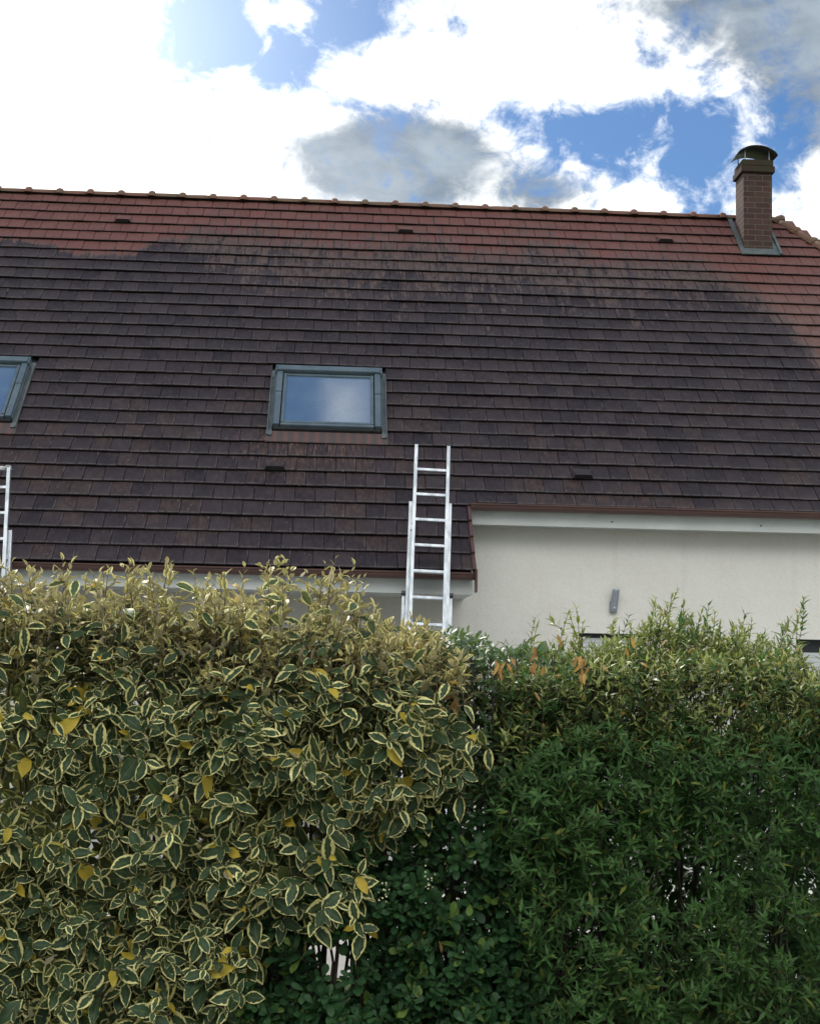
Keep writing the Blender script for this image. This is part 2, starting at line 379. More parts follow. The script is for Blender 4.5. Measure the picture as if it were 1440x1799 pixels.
# ---- roof: every tile is modelled, all of one roof slope stay one mesh
def roof_tiles():
    V, F, uvR, uvT, uvN = [], [], [], [], []
    rng = random.Random(3)
    sky_holes = [(-.775, .585, 4.45, 5.70), (-4.93, -3.57, 4.45, 5.70)]
    for k in range(0, EAVE_K + 1):
        if k == 0: s0, s1 = -.12, 0.02
        else: s0, s1 = (k - 1) * GA, k * GA
        half = (k % 2) * .5 + .08
        n0 = int(math.floor((XL - .3) / TW))
        wav = [rng.uniform(-1, 1) for _ in range(3)]
        for i in range(n0, 70):
            xa = (i + half) * TW; xb = xa + TW
            lim_r = HIPX0 + HIPS * (s1 + .05)
            if k > 26: lim_r = XV
            if k == 26: s1 = min(s1, EAVE2_K * GA + .03) if xa > XV else k * GA
            if xa > lim_r: break
            if xb > lim_r:
                xb = lim_r + (.0 if k > 25 else .02)
                if xb - xa < .03: continue
            if any(h[0] < xb and h[1] > xa and h[2] < s1 - .02 and h[3] > s0 + .02 for h in sky_holes):
                # clip the tile against the opening
                for h in sky_holes:
                    if h[0] < xb and h[1] > xa and h[2] < s1 - .02 and h[3] > s0 + .02:
                        if xa < h[0] < xb: xb = h[0]
                        elif xa < h[1] < xb: xa = h[1]
                        else: xb = xa
                if xb - xa < .02: continue
            r1, r2 = rng.random(), rng.random()
            dz = rng.gauss(0, .0014) + .0035 * math.sin(xa * 1.7 + wav[0] * 3); ds = rng.gauss(0, .0014); tw = rng.gauss(0, .0009)
            gp = .0035
            st = s0 - .03
            e = s1 + ds
            base = len(V)
            up = .016
            lo = .048
            c = .006
            prof = [(st, up - .0), (e - c * 1.2, lo), (e, lo - c), (e, lo - .017), (st, up - .022)]
            for xx, sgn in ((xa + gp, -1), (xb - gp, 1)):
                for (ss, nn_) in prof:
                    V.append(tuple(roofpt(xx, ss, nn_ + dz + tw * sgn)))
            fs = [(0, 5, 6, 1), (1, 6, 7, 2), (2, 7, 8, 3), (0, 1, 2, 3), (5, 8, 7, 6)]
            fs = [(0, 1, 6, 5), (1, 2, 7, 6), (2, 3, 8, 7), (0, 4, 3, 2, 1), (5, 6, 7, 8, 9)]
            tvs = [0, .96, 1, 1, 0]
            for f in fs:
                F.append([base + q for q in f])
                for q in f:
                    side = q // 5; pr = q % 5
                    uvR.append((xb if side else xa, prof[pr][0])); uvT.append((float(side), tvs[pr])); uvN.append((r1, r2))
    me = bpy.data.meshes.new('roof'); me.from_pydata(V, [], F)
    for nm, d in (('roof', uvR), ('tile', uvT), ('rnd', uvN)):
        l = me.uv_layers.new(name=nm); l.data.foreach_set('uv', np.array(d, dtype=np.float32).ravel())
    me.update(); return me
roof = link('roof', roof_tiles(), M_TILE, house)
# underlay, back slope, hip ends (closed body of the roof)
bm = bmesh.new()
def quad(*ps):
    bm.faces.new([bm.verts.new(p) for p in ps])
n_ = -.03
SB = EAVE2_K * GA
hx = HIPX0 + HIPS * SB
xs_ = [XL - .3, -5.05, -3.56, -.80, .60, XV]
quad(roofpt(XL - .3, -.02, n_), roofpt(HIPX0 - .03, -.02, n_), roofpt(hx - .05, SB - .02, n_), roofpt(XL - .3, SB - .02, n_))
quad(roofpt(XL - .3, SB - .02, n_), roofpt(XV - .02, SB - .02, n_), roofpt(XV - .02, EAVE_K * GA - .03, n_), roofpt(XL - .3, EAVE_K * GA - .03, n_))
obj('roof_underlay', bm, M_DARK, roof)
bm = bmesh.new()
by = 2 * RIDGE.y - EAVE2_Y; rz = RIDGE.z + .02
quad((XL - .3, RIDGE.y, rz), (XL - .3, by, EAVE2_Z), (hx, by, EAVE2_Z), (HIPX0, RIDGE.y, rz))
quad((HIPX0, RIDGE.y, rz), (hx, by, EAVE2_Z), (hx, EAVE2_Y, EAVE2_Z))
obj('rear_slope', bm, worn('plain_clay', (.2, .09, .07), (.1, .06, .05), .8, scale=2), roof)
bm = bmesh.new(); quad((XL, WALL_Y, EAVE2_Z - .02), (XL, WALL_Y + DEPTH, EAVE2_Z - .02), (XL, RIDGE.y, rz - .1))
obj('gable_wall', bm, M_STUCCO, house)
# ridge and hip tiles: barrels with a raised collar
def barrel_run(p0, p1, step, r, collar, up=Vector((0, 0, 1)), start=0, name='ridge_tiles', seed=1):
    rng = random.Random(seed); bm = bmesh.new(); d = (p1 - p0); L = d.length; d.normalize(); side = d.cross(up).normalized(); u = side.cross(d)
    def arc(c, rr, a0=-88, a1=88, n=12):
        return [bm.verts.new(c + side * (rr * 1.12 * math.sin(R(a0 + (a1 - a0) * i / n))) + u * (rr * math.cos(R(a0 + (a1 - a0) * i / n)) - .02)) for i in range(n + 1)]
    def loft(rings):
        for A, B in zip(rings, rings[1:]):
            for i in range(len(A) - 1): bm.faces.new((A[i], A[i + 1], B[i + 1], B[i]))
        for Rg in (rings[0], rings[-1]): bm.faces.new(Rg)
    t = start
    while t < L:
        e = min(t + step, L); o = u * rng.gauss(0, .003)
        loft([arc(p0 + d * (t + .015) + o, r), arc(p0 + d * e + o, r * .96)])
        cw = .075
        if collar and e < L + 1:
            loft([arc(p0 + d * (t - .01) + o, r * 1.06), arc(p0 + d * (t - .002) + o, r * 1.28), arc(p0 + d * (t + cw * .5) + o, r * 1.42), arc(p0 + d * (t + cw) + o, r * 1.26), arc(p0 + d * (t + cw + .008) + o, r * 1.04)])
        t = e if e < L else L + 1
    return bm
# position of collars from the first measured bump
r0 = XL - .3
first = -4.47295863
ph = (first - r0) % .434
rp = Vector((r0, RIDGE.y + .0, RIDGE.z + .035))
obj('ridge_tiles', barrel_run(rp + Vector((ph - .434, 0, 0)), Vector((HIPX0 + .02, RIDGE.y, RIDGE.z + .035)), .434, .072, True), M_RIDGE, roof, True)
h0 = roofpt(HIPX0 - .05, -.05, .02); h1 = roofpt(HIPX0 + HIPS * SB, SB, .02)
obj('hip_tiles', barrel_run(h0, h1, .36, .078, True, name='hip', seed=5, start=.03), M_RIDGE, roof, True)

# verge (rake) metal at the end of the low roof: stepped brown trim
bm = bmesh.new()
for k in range(27, 31):
    s0, s1 = (k - 1) * GA, k * GA
    A = [roofpt(XV, s0, .035), roofpt(XV, s1, .062), roofpt(XV, s1, -.02), roofpt(XV, s0, -.045)]
    A = [p - Vector((.014, 0, 0)) for p in A]; B = [p + Vector((.036, 0, 0)) for p in A]
    va = [bm.verts.new(p) for p in A]; vb = [bm.verts.new(p) for p in B]
    for f in ((0, 1, 2, 3),): bm.faces.new([va[i] for i in f]); bm.faces.new([vb[i] for i in f][::-1])
    for i in range(4): bm.faces.new((va[i], va[(i + 1) % 4], vb[(i + 1) % 4], vb[i]))
e_ = roofpt(XV, EAVE_K * GA, 0)
box2(bm, (XV + .002, e_.y - .17, e_.z - .20), (XV + .020, e_.y - .02, e_.z + .03))
obj('verge_trim', bm, M_GUTTER, roof)

# vents in the roof
def vent(X, s, up_):
    bm = bmesh.new(); wv = .17; h = .045 if up_ else .05
    A = [roofpt(X - wv / 2 - .02, s - .17, .045), roofpt(X + wv / 2 + .02, s - .17, .045)]
    f0, f1 = roofpt(X - wv / 2, s + .012, .05 + h), roofpt(X + wv / 2, s + .012, .05 + h)
    g0, g1 = roofpt(X - wv / 2 - .03, s + .012, .046), roofpt(X + wv / 2 + .03, s + .012, .046)
    v = [bm.verts.new(p) for p in (A[0], A[1], f1, f0, g0, g1)]
    bm.faces.new((v[0], v[1], v[2], v[3])); bm.faces.new((v[0], v[3], v[4])); bm.faces.new((v[1], v[5], v[2]))
    me = bpy.data.meshes.new('roof_vent')
    for nm in ('roof', 'tile', 'rnd'): pass
    l1 = bm.loops.layers.uv.new('roof'); l2 = bm.loops.layers.uv.new('tile'); l3 = bm.loops.layers.uv.new('rnd')
    for f in bm.faces:
        for lp in f.loops:
            c = lp.vert.co; lp[l1].uv = (c.x, (RIDGE.y - c.y) / C45); lp[l2].uv = (.5, .5); lp[l3].uv = (.4, .3)
    o = obj('roof_vent', bm, M_TILE, roof)
    bm = bmesh.new()
    P = [roofpt(X - wv / 2 - .026, s + .009, .047), roofpt(X + wv / 2 + .026, s + .009, .047), roofpt(X + wv / 2 - .004, s + .009, .046 + h), roofpt(X - wv / 2 + .004, s + .009, .046 + h)]
    Q = [p + Vector((0, .03, -.01)) for p in P]
    a = [bm.verts.new(p) for p in P]; b = [bm.verts.new(p) for p in Q]
    bm.faces.new(a); bm.faces.new(b[::-1])
    for i in range(4): bm.faces.new((a[i], a[(i + 1) % 4], b[(i + 1) % 4], b[i]))
    o = obj('roof_vent', bm, M_DARK, roof)
for X, k in ((-3.01, 3), (.906, 3), (4.582, 3)): vent(X, k * GA - .005, True)
for X, k in ((-.649, 24), (2.748, 24)): vent(X, k * GA - .005, False)

# gutters, fascias, soffits
def gutter_prof(y, z, r=.062):
    P = [(y + r * math.cos(R(a)), z + r * math.sin(R(a))) for a in range(180, 361, 15)]
    Q = [(y + (r - .006) * math.cos(R(a)), z + (r - .006) * math.sin(R(a))) for a in range(360, 179, -15)]
    return P + Q
def eave(x0, x1, ey, ez, soffit_to, name):
    gy, gz = ey - .045, ez - .008
    bm = bmesh.new(); extrude_profile(bm, gutter_prof(gy, gz, .066), x0, x1)
    box2(bm, (x0, gy - .076, gz - .006), (x1, gy - .064, gz + .008))
    for xe in (x0, x1):
        pr = [(gy + .064 * math.cos(R(a)), gz + .064 * math.sin(R(a))) for a in range(180, 361, 15)]
        A = [bm.verts.new((xe + .002, y, z)) for y, z in pr]; bm.faces.new(A)
    g = obj('gutter', bm, M_GUTTER, house, False)
    bm = bmesh.new(); box2(bm, (x0 + .01, ey + .03, ez - .215), (x1 - .01, ey + .055, ez - .03))
    x = x0 + 1.55
    fa = obj('fascia', bm, M_WHITE, house)
    while x < x1:
        bm = bmesh.new(); tube(bm, (x, ey + .03, ez - .15), (x, ey + .022, ez - .15), .009, 8); obj('screw', bm, M_DARK, fa); x += 1.64
    bm = bmesh.new(); box2(bm, (x0 + .01, ey + .056, ez - .212), (x1 - .01, soffit_to, ez - .195))
    so_ = obj('soffit', bm, M_WHITE, house)
eave(XL - .3, XV - .004, EAVE_Y, EAVE_Z, WALL_Y, 'low')
eave(XV + .024, hx, EAVE2_Y, EAVE2_Z, WALL_Y, 'high')
bm = bmesh.new()                      # boxed end of the low eave, with a coved return to the wall
box2(bm, (XV - .022, EAVE_Y + .057, EAVE_Z - .211), (XV - .004, EAVE2_Y + .3, EAVE_Z - .02))
prof = [(XV - .03, EAVE_Z - .213), (XV - .24, EAVE_Z - .213), (XV - .21, EAVE_Z - .24), (XV - .12, EAVE_Z - .222)]
obj('end_board', bm, M_WHITE, house)

# ---- skylights
def skylight(x0, x1, s0, s1):
    sk = empty('skylight', roofpt((x0 + x1) / 2, s1, .05), house); sk.matrix_parent_inverse = parent_world(house).inverted()
    A = Matrix(((1, 0, 0), (0, -C45, -C45), (0, -C45, C45)))
    def rb(bm, xa, xb, sa, sb, na, nb):
        c = roofpt((xa + xb) / 2, (sa + sb) / 2, (na + nb) / 2)
        box(bm, c, xb - xa, sb - sa, nb - na, A)
    def add(nm, m, boxes, bev=.004):
        for q in boxes:
            bm = bmesh.new(); rb(bm, *q); obj(nm, bm, m, sk, bev=bev)
    # surrounding lead/metal trays
    add('flashing', M_FLASH, [(x0 - .060, x0 - .005, s0 - .03, s1 + .05, .028, .042), (x1 + .005, x1 + .060, s0 - .03, s1 + .05, .028, .042), (x0 - .062, x0 - .052, s0 + .1, s1 + .13, .03, .075), (x1 + .052, x1 + .062, s0 + .1, s1 + .13, .03, .075),
                              (x0 - .06, x0 - .003, s1 + .052, s1 + .13, .05, .062), (x1 + .003, x1 + .06, s1 + .052, s1 + .13, .05, .062)], 0)
    add('kerb', M_DARK, [(x0 + .01, x1 - .01, s0 + .02, s0 + .1, -.02, .075), (x0 + .01, x1 - .01, s1 - .02, s1 + .02, -.02, .07), (x0 + .01, x0 + .07, s0 + .1, s1 - .02, -.02, .07), (x1 - .07, x1 - .01, s0 + .1, s1 - .02, -.02, .07)], 0)
    add('top_cover', M_FRAME, [(x0 + .01, x1 - .01, s0, s0 + .095, .076, .145)], .006)
    add('top_rim', M_FRAME, [(x0 - .012, x1 + .012, s0 - .02, s0 - .004, .03, .135), (x0 - .012, x0 + .006, s0 - .003, s0 + .12, .05, .14), (x1 - .006, x1 + .012, s0 - .003, s0 + .12, .05, .14)], .002)
    for xa, xb, o in ((x0 + .006, x0 + .078, -1), (x1 - .078, x1 - .006, 1)):
        add('side_cover', M_FRAME, [(xa, xb, s0 + .098, s0 + .52, .05, .123), (xa + .001, xb - .001, s0 + .522, s1 - .01, .05, .118),
                                    ((xa - .012, xa - .002, s0 + .13, s1 + .0, .03, .10) if o < 0 else (xb + .002, xb + .012, s0 + .13, s1 + .0, .03, .10))], .004)
    add('sash', M_FRAME, [(x0 + .09, x0 + .125, s0 + .11, s1 - .06, .06, .108), (x1 - .125, x1 - .09, s0 + .11, s1 - .06, .06, .108),
                          (x0 + .126, x1 - .126, s0 + .11, s0 + .15, .06, .100), (x0 + .09, x1 - .09, s1 - .098, s1 - .058, .06, .104),
                          (x0 + .088, x1 - .088, s1 - .045, s1 - .0, .045, .112)], .004)
    add('pane', M_GLASS, [(x0 + .1255, x1 - .1255, s0 + .1505, s1 - .0985, .07, .088)], 0)
    add('apron', M_APRON, [(x0 - .075, x1 + .075, s1 + .03, s1 + .235, .030, .044)], .003)
S0, S1 = 4.43, 5.61
skylight(-.715, .525, S0, S1)
skylight(-4.87, -3.63, S0, S1)

# ---- chimney
ch = empty('chimney', (5.88, roofpt(0, .93).y, roofpt(0, .93).z), house); ch.matrix_parent_inverse = parent_world(house).inverted()
ca = roofpt(0, .945, 0)
cx0, cx1, cyf, cyb = 5.675, 6.085, ca.y, ca.y + .40
def atc(y_, x=1330): return at(x, y_, cyf).z
zt = atc(303)
bm = bmesh.new(); u_ = bm.loops.layers.uv.new('wall')
def brickbox(x0, x1, y0, y1, z0, z1, off=0):
    vs = box2(bm, (x0, y0, z0), (x1, y1, z1))
    for f in list(bm.faces)[-6:]:
        n = f.calc_center_median() - Vector(((x0 + x1) / 2, (y0 + y1) / 2, (z0 + z1) / 2))
        for lp in f.loops:
            c = lp.vert.co
            if abs(n.x) > abs(n.y) and abs(n.x) > abs(n.z): lp[u_].uv = (c.y - y0 + .107 + off, c.z)
            elif abs(n.y) > abs(n.z): lp[u_].uv = (c.x - x0 + .05 + off, c.z)
            else: lp[u_].uv = (c.x, c.y)
brickbox(cx0, cx1, cyf, cyb, ca.z - .5, zt)
for f in bm.faces: pass
stack = obj('stack', bm, M_BRICK, ch)
bm = bmesh.new()
ov = .035
box2(bm, (cx0 - ov, cyf - ov, zt), (cx1 + ov, cyb + ov, zt + .095))
box2(bm, (cx0 - ov + .018, cyf - ov + .018, zt + .096), (cx1 + ov - .018, cyb + ov - .018, zt + .19))
for i in range(6):
    pass
obj('coping', bm, M_MOSS, ch, bev=.008)
# arched metal cowl on four rods
ccx, ccy = (cx0 + cx1) / 2 - .015, (cyf + cyb) / 2
zc = zt + .275
bm = bmesh.new(); half, rise, ly0, ly1 = .29, .112, cyf - .06, cyb + .05
N = 18; top, bot = [], []
for yv in (ly0, (ly0 + ly1) / 2, ly1):
    a, b = [], []
    for i in range(N + 1):
        t = -1 + 2 * i / N
        x = ccx + half * t; z = zc + rise * (1 - abs(t) ** 2.2) - (.02 if abs(t) > .98 else 0)
        a.append(bm.verts.new((x, yv, z))); b.append(bm.verts.new((x, yv, z - .012)))
    top.append(a); bot.append(b)
for j in range(2):
    for i in range(N):
        bm.faces.new((top[j][i], top[j][i + 1], top[j + 1][i + 1], top[j + 1][i])); bm.faces.new((bot[j][i], bot[j + 1][i], bot[j + 1][i + 1], bot[j][i + 1]))
    bm.faces.new((top[j][0], top[j + 1][0], bot[j + 1][0], bot[j][0])); bm.faces.new((top[j][N], bot[j][N], bot[j + 1][N], top[j + 1][N]))
for j in (0, 2):
    for i in range(N): bm.faces.new((top[j][i], bot[j][i], bot[j][i + 1], top[j][i + 1]))
cw = obj('cowl', bm, worn('weathered_zinc', (.028, .033, .032), (.05, .056, .053), .6, .1, scale=8), ch, True)
for sx in (-1, 1):
    for yy in (cyf + .03, cyb - .03):
        bm = bmesh.new(); tube(bm, (ccx + .015 + sx * .175, yy, zt + .17), (ccx + .015 + sx * .175, yy, zc + rise * .55), .008, 8); obj('cowl_rod', bm, M_ALU, ch)
bm = bmesh.new(); tube(bm, (ccx, ccy, zt + .15), (ccx, ccy, zt + .215), .10, 20); obj('flue', bm, M_DARK, ch)
bm = bmesh.new()
A45 = Matrix(((1, 0, 0), (0, -C45, -C45), (0, -C45, C45)))
for q in ((cx0 - .035, cx1 + .095, .93, 1.09, .05, .064), (cx0 - .065, cx0 + .0, -.0, 1.088, .045, .06), (cx1, cx1 + .065, .1, .929, .048, .062), (cx1 + .066, cx1 + .10, .1, 1.09, .05, .085)):
    bm = bmesh.new(); box(bm, roofpt((q[0] + q[1]) / 2, (q[2] + q[3]) / 2, (q[4] + q[5]) / 2), q[1] - q[0], q[3] - q[2], q[5] - q[4], A45); obj('flashing', bm, M_FLASH, ch)

# ------------------------------------------------------------------ wall lamp
lp0 = at(1078, 1073, WALL_Y - .0); sc_ = 2560 / (lp0 - EYE).dot(FW)
lamp = empty('wall_lamp', lp0); tag(lamp, 'slim curved grey metal lamp fixed on the cream wall', 'wall lamp')
bm = bmesh.new(); box2(bm, (lp0.x - .05, WALL_Y - .03, lp0.z - .02), (lp0.x + .02, WALL_Y + .002, lp0.z + .10)); obj('backplate', bm, worn('lamp_grey', (.26, .30, .34), (.30, .33, .37), .4, .3), lamp, bev=.006)
bm = bmesh.new(); rows = []
for i in range(11):
    t = i / 10; z = lp0.z - .02 + .255 * t; off = .035 + .05 * t ** 2 + .01 * math.sin(t * 3); x = lp0.x - .010 + .022 * t
    hw = .040
    rows.append([bm.verts.new(p) for p in ((x - hw, WALL_Y - off + .018, z), (x - hw * .8, WALL_Y - off, z), (x + hw * .8, WALL_Y - off, z), (x + hw, WALL_Y - off + .018, z), (x + hw * .9, WALL_Y - off + .03, z), (x - hw * .9, WALL_Y - off + .03, z))])
for a, b in zip(rows, rows[1:]):
    for i in range(6): bm.faces.new((a[i], a[(i + 1) % 6], b[(i + 1) % 6], b[i]))
bm.faces.new(rows[0]); bm.faces.new(rows[-1])
obj('lamp_body', bm, bpy.data.materials['lamp_grey'], lamp, True)
bm = bmesh.new(); bmesh.ops.create_uvsphere(bm, u_segments=12, v_segments=8, radius=.013)
for v in bm.verts: v.co += Vector((lp0.x - .004, WALL_Y - .045, lp0.z + .028))
obj('motion_sensor', bm, M_WHITE, lamp, True)

# ------------------------------------------------------------------ ladders
GY = EAVE_Y - .045 - .075        # outer lip of the low gutter
def ladder(name, p_rest, p_top, rung_px, width, label, tops, rung_top, lean=17, group='aluminium ladders against the eave'):
    """p_rest: pixel where the centre line crosses the gutter lip; p_top: pixel of its upper end; tops: length of each section above the gutter"""
    P = at(*p_rest, GY - .03)
    sl_, cl_ = math.sin(R(lean)), math.cos(R(lean)); t = 1.2
    for _ in range(30):
        Y = P.y + sl_ * t; Q = at(*p_top, Y); t = (Q.z - P.z) / cl_
    Q = at(*p_top, P.y + sl_ * t); U = (Q - P).normalized(); Lt = (Q - P).length
    Sx = (Vector((1, 0, 0)) - U * U.x).normalized(); Nn = Sx.cross(U)           # Nn points away from the camera / down
    if Nn.y < 0: Nn = -Nn
    Mx = Matrix((Sx, Nn, U)).transposed()
    foot = P - U * (P.z / U.z)
    root = empty('extension_ladder', foot); tag(root, label, 'ladder', group)
    Lf = (P - foot).length
    for i in range(3):
        sec = None
        wd = width + .068 * i; off = -.035 + .062 * i - .035
        tl = Lf + tops[i]
        base = (Lf - 1.9, .25, 0.02)[i]
        sec = empty('ladder_section', foot + Nn * off + U * base, root); sec.matrix_parent_inverse = parent_world(root).inverted()
        for sx in (-1, 1):
            bm = bmesh.new(); c = foot + Sx * (sx * wd / 2) + Nn * off + U * ((base + tl) / 2)
            # box rail with a grooved outer face
            box(bm, c - Nn * .0005, .030, .058, tl - base - .004, Mx)
            box(bm, c - Nn * .0300 + Sx * (sx * .012), .009, .004, tl - base, Mx); box(bm, c - Nn * .0300 - Sx * (sx * .012), .009, .004, tl - base, Mx)
            obj('rail', bm, M_ALU, sec)
        for h in np.arange(rung_top + Lf - .28 * 40, tl - .1, .28):
            hh = h + (0, .020, -.030)[i]
            if hh < base + .08 or hh > tl - .12: continue
            bm = bmesh.new(); c = foot + Nn * off + U * hh
            box(bm, c, wd - .02, .034, .030, Mx); obj('rung', bm, M_ALU, sec, bev=.004)
        if i > 0:
            for sx in (-1, 1):
                bm = bmesh.new(); c = foot + Sx * (sx * wd / 2) + Nn * (off - .04) + U * tl
                if i == 2: box(bm, c + Nn * .02 - U * .006, .048, .10, .03, Mx); box(bm, c - U * .07 - Sx * (sx * .018), .012, .02, .11, Mx)
                else: box(bm, c - U * .30 - Sx * (sx * .02), .022, .05, .05, Mx)
                obj('guide_bracket', bm, M_ALU if i == 1 else M_DARK, sec, bev=.003)
    return root, foot, U, Sx, Nn, Lf
def _len(pxrest, pxtop, lean=17):
    P = at(*pxrest, GY - .03); t = 1.
    for _ in range(30): Q = at(*pxtop, P.y + math.sin(R(lean)) * t); t = (Q.z - P.z) / math.cos(R(lean))
    return t
t1 = _len((752, 998), (758.5, 789)); t2 = _len((753, 998), (757, 885)); t3 = -_len((754, 998), (752, 1046))
t3 = -.27
rt_ = _len((752, 998), (757, 831))
ladder('a', (752, 998), (758.5, 789), None, .335, 'aluminium extension ladder with splayed rails leaning on the gutter by the roof step', (t1, t2, t3), rt_)
s1_ = _len((-17, 975), (-11, 829)); s2_ = _len((-17, 975), (-13, 935)); sr = _len((-17, 975), (-12, 862))
L2 = ladder('b', (-19, 975), (-11, 829), None, .335, 'aluminium extension ladder at left edge with a rag on its rail top', (s1_, s2_, -.5), sr)
# scrap of cloth caught on the left ladder's right rail
pt = at(16, 829, GY + math.sin(R(17)) * s1_)
bm = bmesh.new(); bmesh.ops.create_icosphere(bm, subdivisions=3, radius=1)
for v in bm.verts:
    c = v.co; k = 1 + .25 * math.sin(c.x * 5 + c.y * 3) + .2 * math.sin(c.z * 7 + c.x * 4) + .12 * math.sin(c.y * 13 + c.z * 11)
    v.co = Vector((pt.x - .03 + c.x * .075 * k - (.03 if c.x < -.4 else 0) * (-c.x), pt.y - .045 + c.y * .045 * k, pt.z + .030 + c.z * .026 * k - (.035 * (-c.x) if c.x < -.3 else 0)))
rag = obj('rag', bm, worn('grey_rag', (.62, .62, .61), (.16, .17, .18), .9, scale=30, lo=.45, hi=.55), None, True)
tag(rag, 'scrunched grey rag caught on the top of the left ladder rail', 'rag')

# ------------------------------------------------------------------ yellow tub behind the hedge
tp = at(462, 1740, 7.35); tb = empty('plastic_tub', (tp.x, 7.45, .004)); tag(tb, 'yellow plastic tub just visible through the low gap in the hedge', 'tub')
bm = bmesh.new(); prev = None
for z, r in ((.0, .15), (.02, .16), (.15, .185), (.30, .21), (.33, .225), (.34, .225), (.335, .205), (.05, .15)):
    ring = [bm.verts.new((tp.x + r * math.cos(a), 7.45 + r * math.sin(a), z + .004)) for a in [2 * math.pi * i / 32 for i in range(32)]]
    if prev:
        for i in range(32): bm.faces.new((prev[i], prev[(i + 1) % 32], ring[(i + 1) % 32], ring[i]))
    else: bm.faces.new(ring[::-1])
    prev = ring
bm.faces.new(prev)
obj('tub_body', bm, mat('yellow_plastic', (.85, .55, .02), .4)[0], tb, True)
bm = bmesh.new()
for sx in (-1, 1):
    pts = [Vector((tp.x + sx * .2, 7.45 - .06 + .12 * i / 6, .335 + .06 * math.sin(math.pi * i / 6))) for i in range(7)]
    bm = bmesh.new()
    for a, b in zip(pts, pts[1:]): tube(bm, a, b, .009, 8)
    obj('handle', bm, bpy.data.materials['yellow_plastic'], tb, True)

# ------------------------------------------------------------------ hedge
rng = np.random.default_rng(11)
def nrm(v): return v / np.maximum(np.linalg.norm(v, axis=-1, keepdims=True), 1e-9)
TEMPL = {
    'oval': ([0, .14, .32, .52, .72, .88, 1.0], [.05, .66, .97, 1.0, .76, .36, .0]),
    'obov': ([0, .2, .42, .62, .8, .93, 1.0], [.06, .36, .74, 1.0, .98, .62, .15]),
    'lance': ([0, .18, .42, .68, 1.0], [.08, .75, 1.0, .62, .0]),
}
class Leaves:
    def __init__(s): s.d = {k: [] for k in ('p', 'a', 'n', 'L', 'W', 'c', 'f', 'r1', 'r2')}
    def add(s, **k):
        for q in s.d: s.d[q].append(k[q])
    def build(s, name, m, parent, templ):
        vs, ws = TEMPL[templ]; vs = np.array(vs); ws = np.array(ws); nr = len(vs)
        D = {k: np.array(v, dtype=np.float64) for k, v in s.d.items()}; N = len(D['L'])
        a = nrm(D['a']); n = D['n'] - (D['n'] * a).sum(-1, keepdims=True) * a; n = nrm(n); b = np.cross(a, n)
        L = D['L'][:, None, None]; Wd = D['W'][:, None, None] / 2
        v = vs[None, :, None]; w_ = ws[None, :, None]; u = np.array([-1., 0., 1.])[None, None, :]
        ph_ = D['r2'][:, None, None] * 20
        wave = np.sin(v * 9 + ph_ + u * 1.5) * .10 * np.abs(u)
        along = v * L * (1 - .25 * np.abs(D['c'][:, None, None]) * v) + 0 * u
        across = u * Wd * w_ * (1 - .25 * np.abs(D['f'][:, None, None]))
        height = D['f'][:, None, None] * np.abs(u) * Wd * w_ + wave * Wd - D['c'][:, None, None] * L * v * v * .55
        P = D['p'][:, None, None, :] + a[:, None, None, :] * along[..., None] + b[:, None, None, :] * across[..., None] + n[:, None, None, :] * height[..., None]
        co = P.reshape(-1, 3).astype(np.float32)
        nv = nr * 3; q = []
        for i in range(nr - 1):
            for j in range(2): q.append((i * 3 + j, i * 3 + j + 1, i * 3 + j + 4, i * 3 + j + 3))
        q = np.array(q); Fc = (np.arange(N)[:, None, None] * nv + q[None]).reshape(-1, 4)
        me = bpy.data.meshes.new(name); me.vertices.add(len(co)); me.vertices.foreach_set('co', co.ravel())
        nf = len(Fc); me.loops.add(nf * 4); me.polygons.add(nf)
        me.loops.foreach_set('vertex_index', Fc.ravel().astype(np.int32))
        me.polygons.foreach_set('loop_start', np.arange(0, nf * 4, 4, dtype=np.int32)); me.polygons.foreach_set('loop_total', np.full(nf, 4, dtype=np.int32))
        me.polygons.foreach_set('use_smooth', np.ones(nf, dtype=bool))
        uu = np.broadcast_to(np.stack(np.broadcast_arrays(u[0] * .5 + .5, v[0] + 0 * u[0]), -1)[None], (N, nr, 3, 2)).reshape(-1, 2)
        rr = np.broadcast_to(np.stack([D['r1'], D['r2']], -1)[:, None, :], (N, nv, 2)).reshape(-1, 2)
        idx = Fc.ravel()
        for nm, dat in (('leaf', uu), ('rnd', rr)):
            l = me.uv_layers.new(name=nm); l.data.foreach_set('uv', dat[idx].astype(np.float32).ravel())
        me.update(calc_edges=True)
        return link(name, me, m, parent)
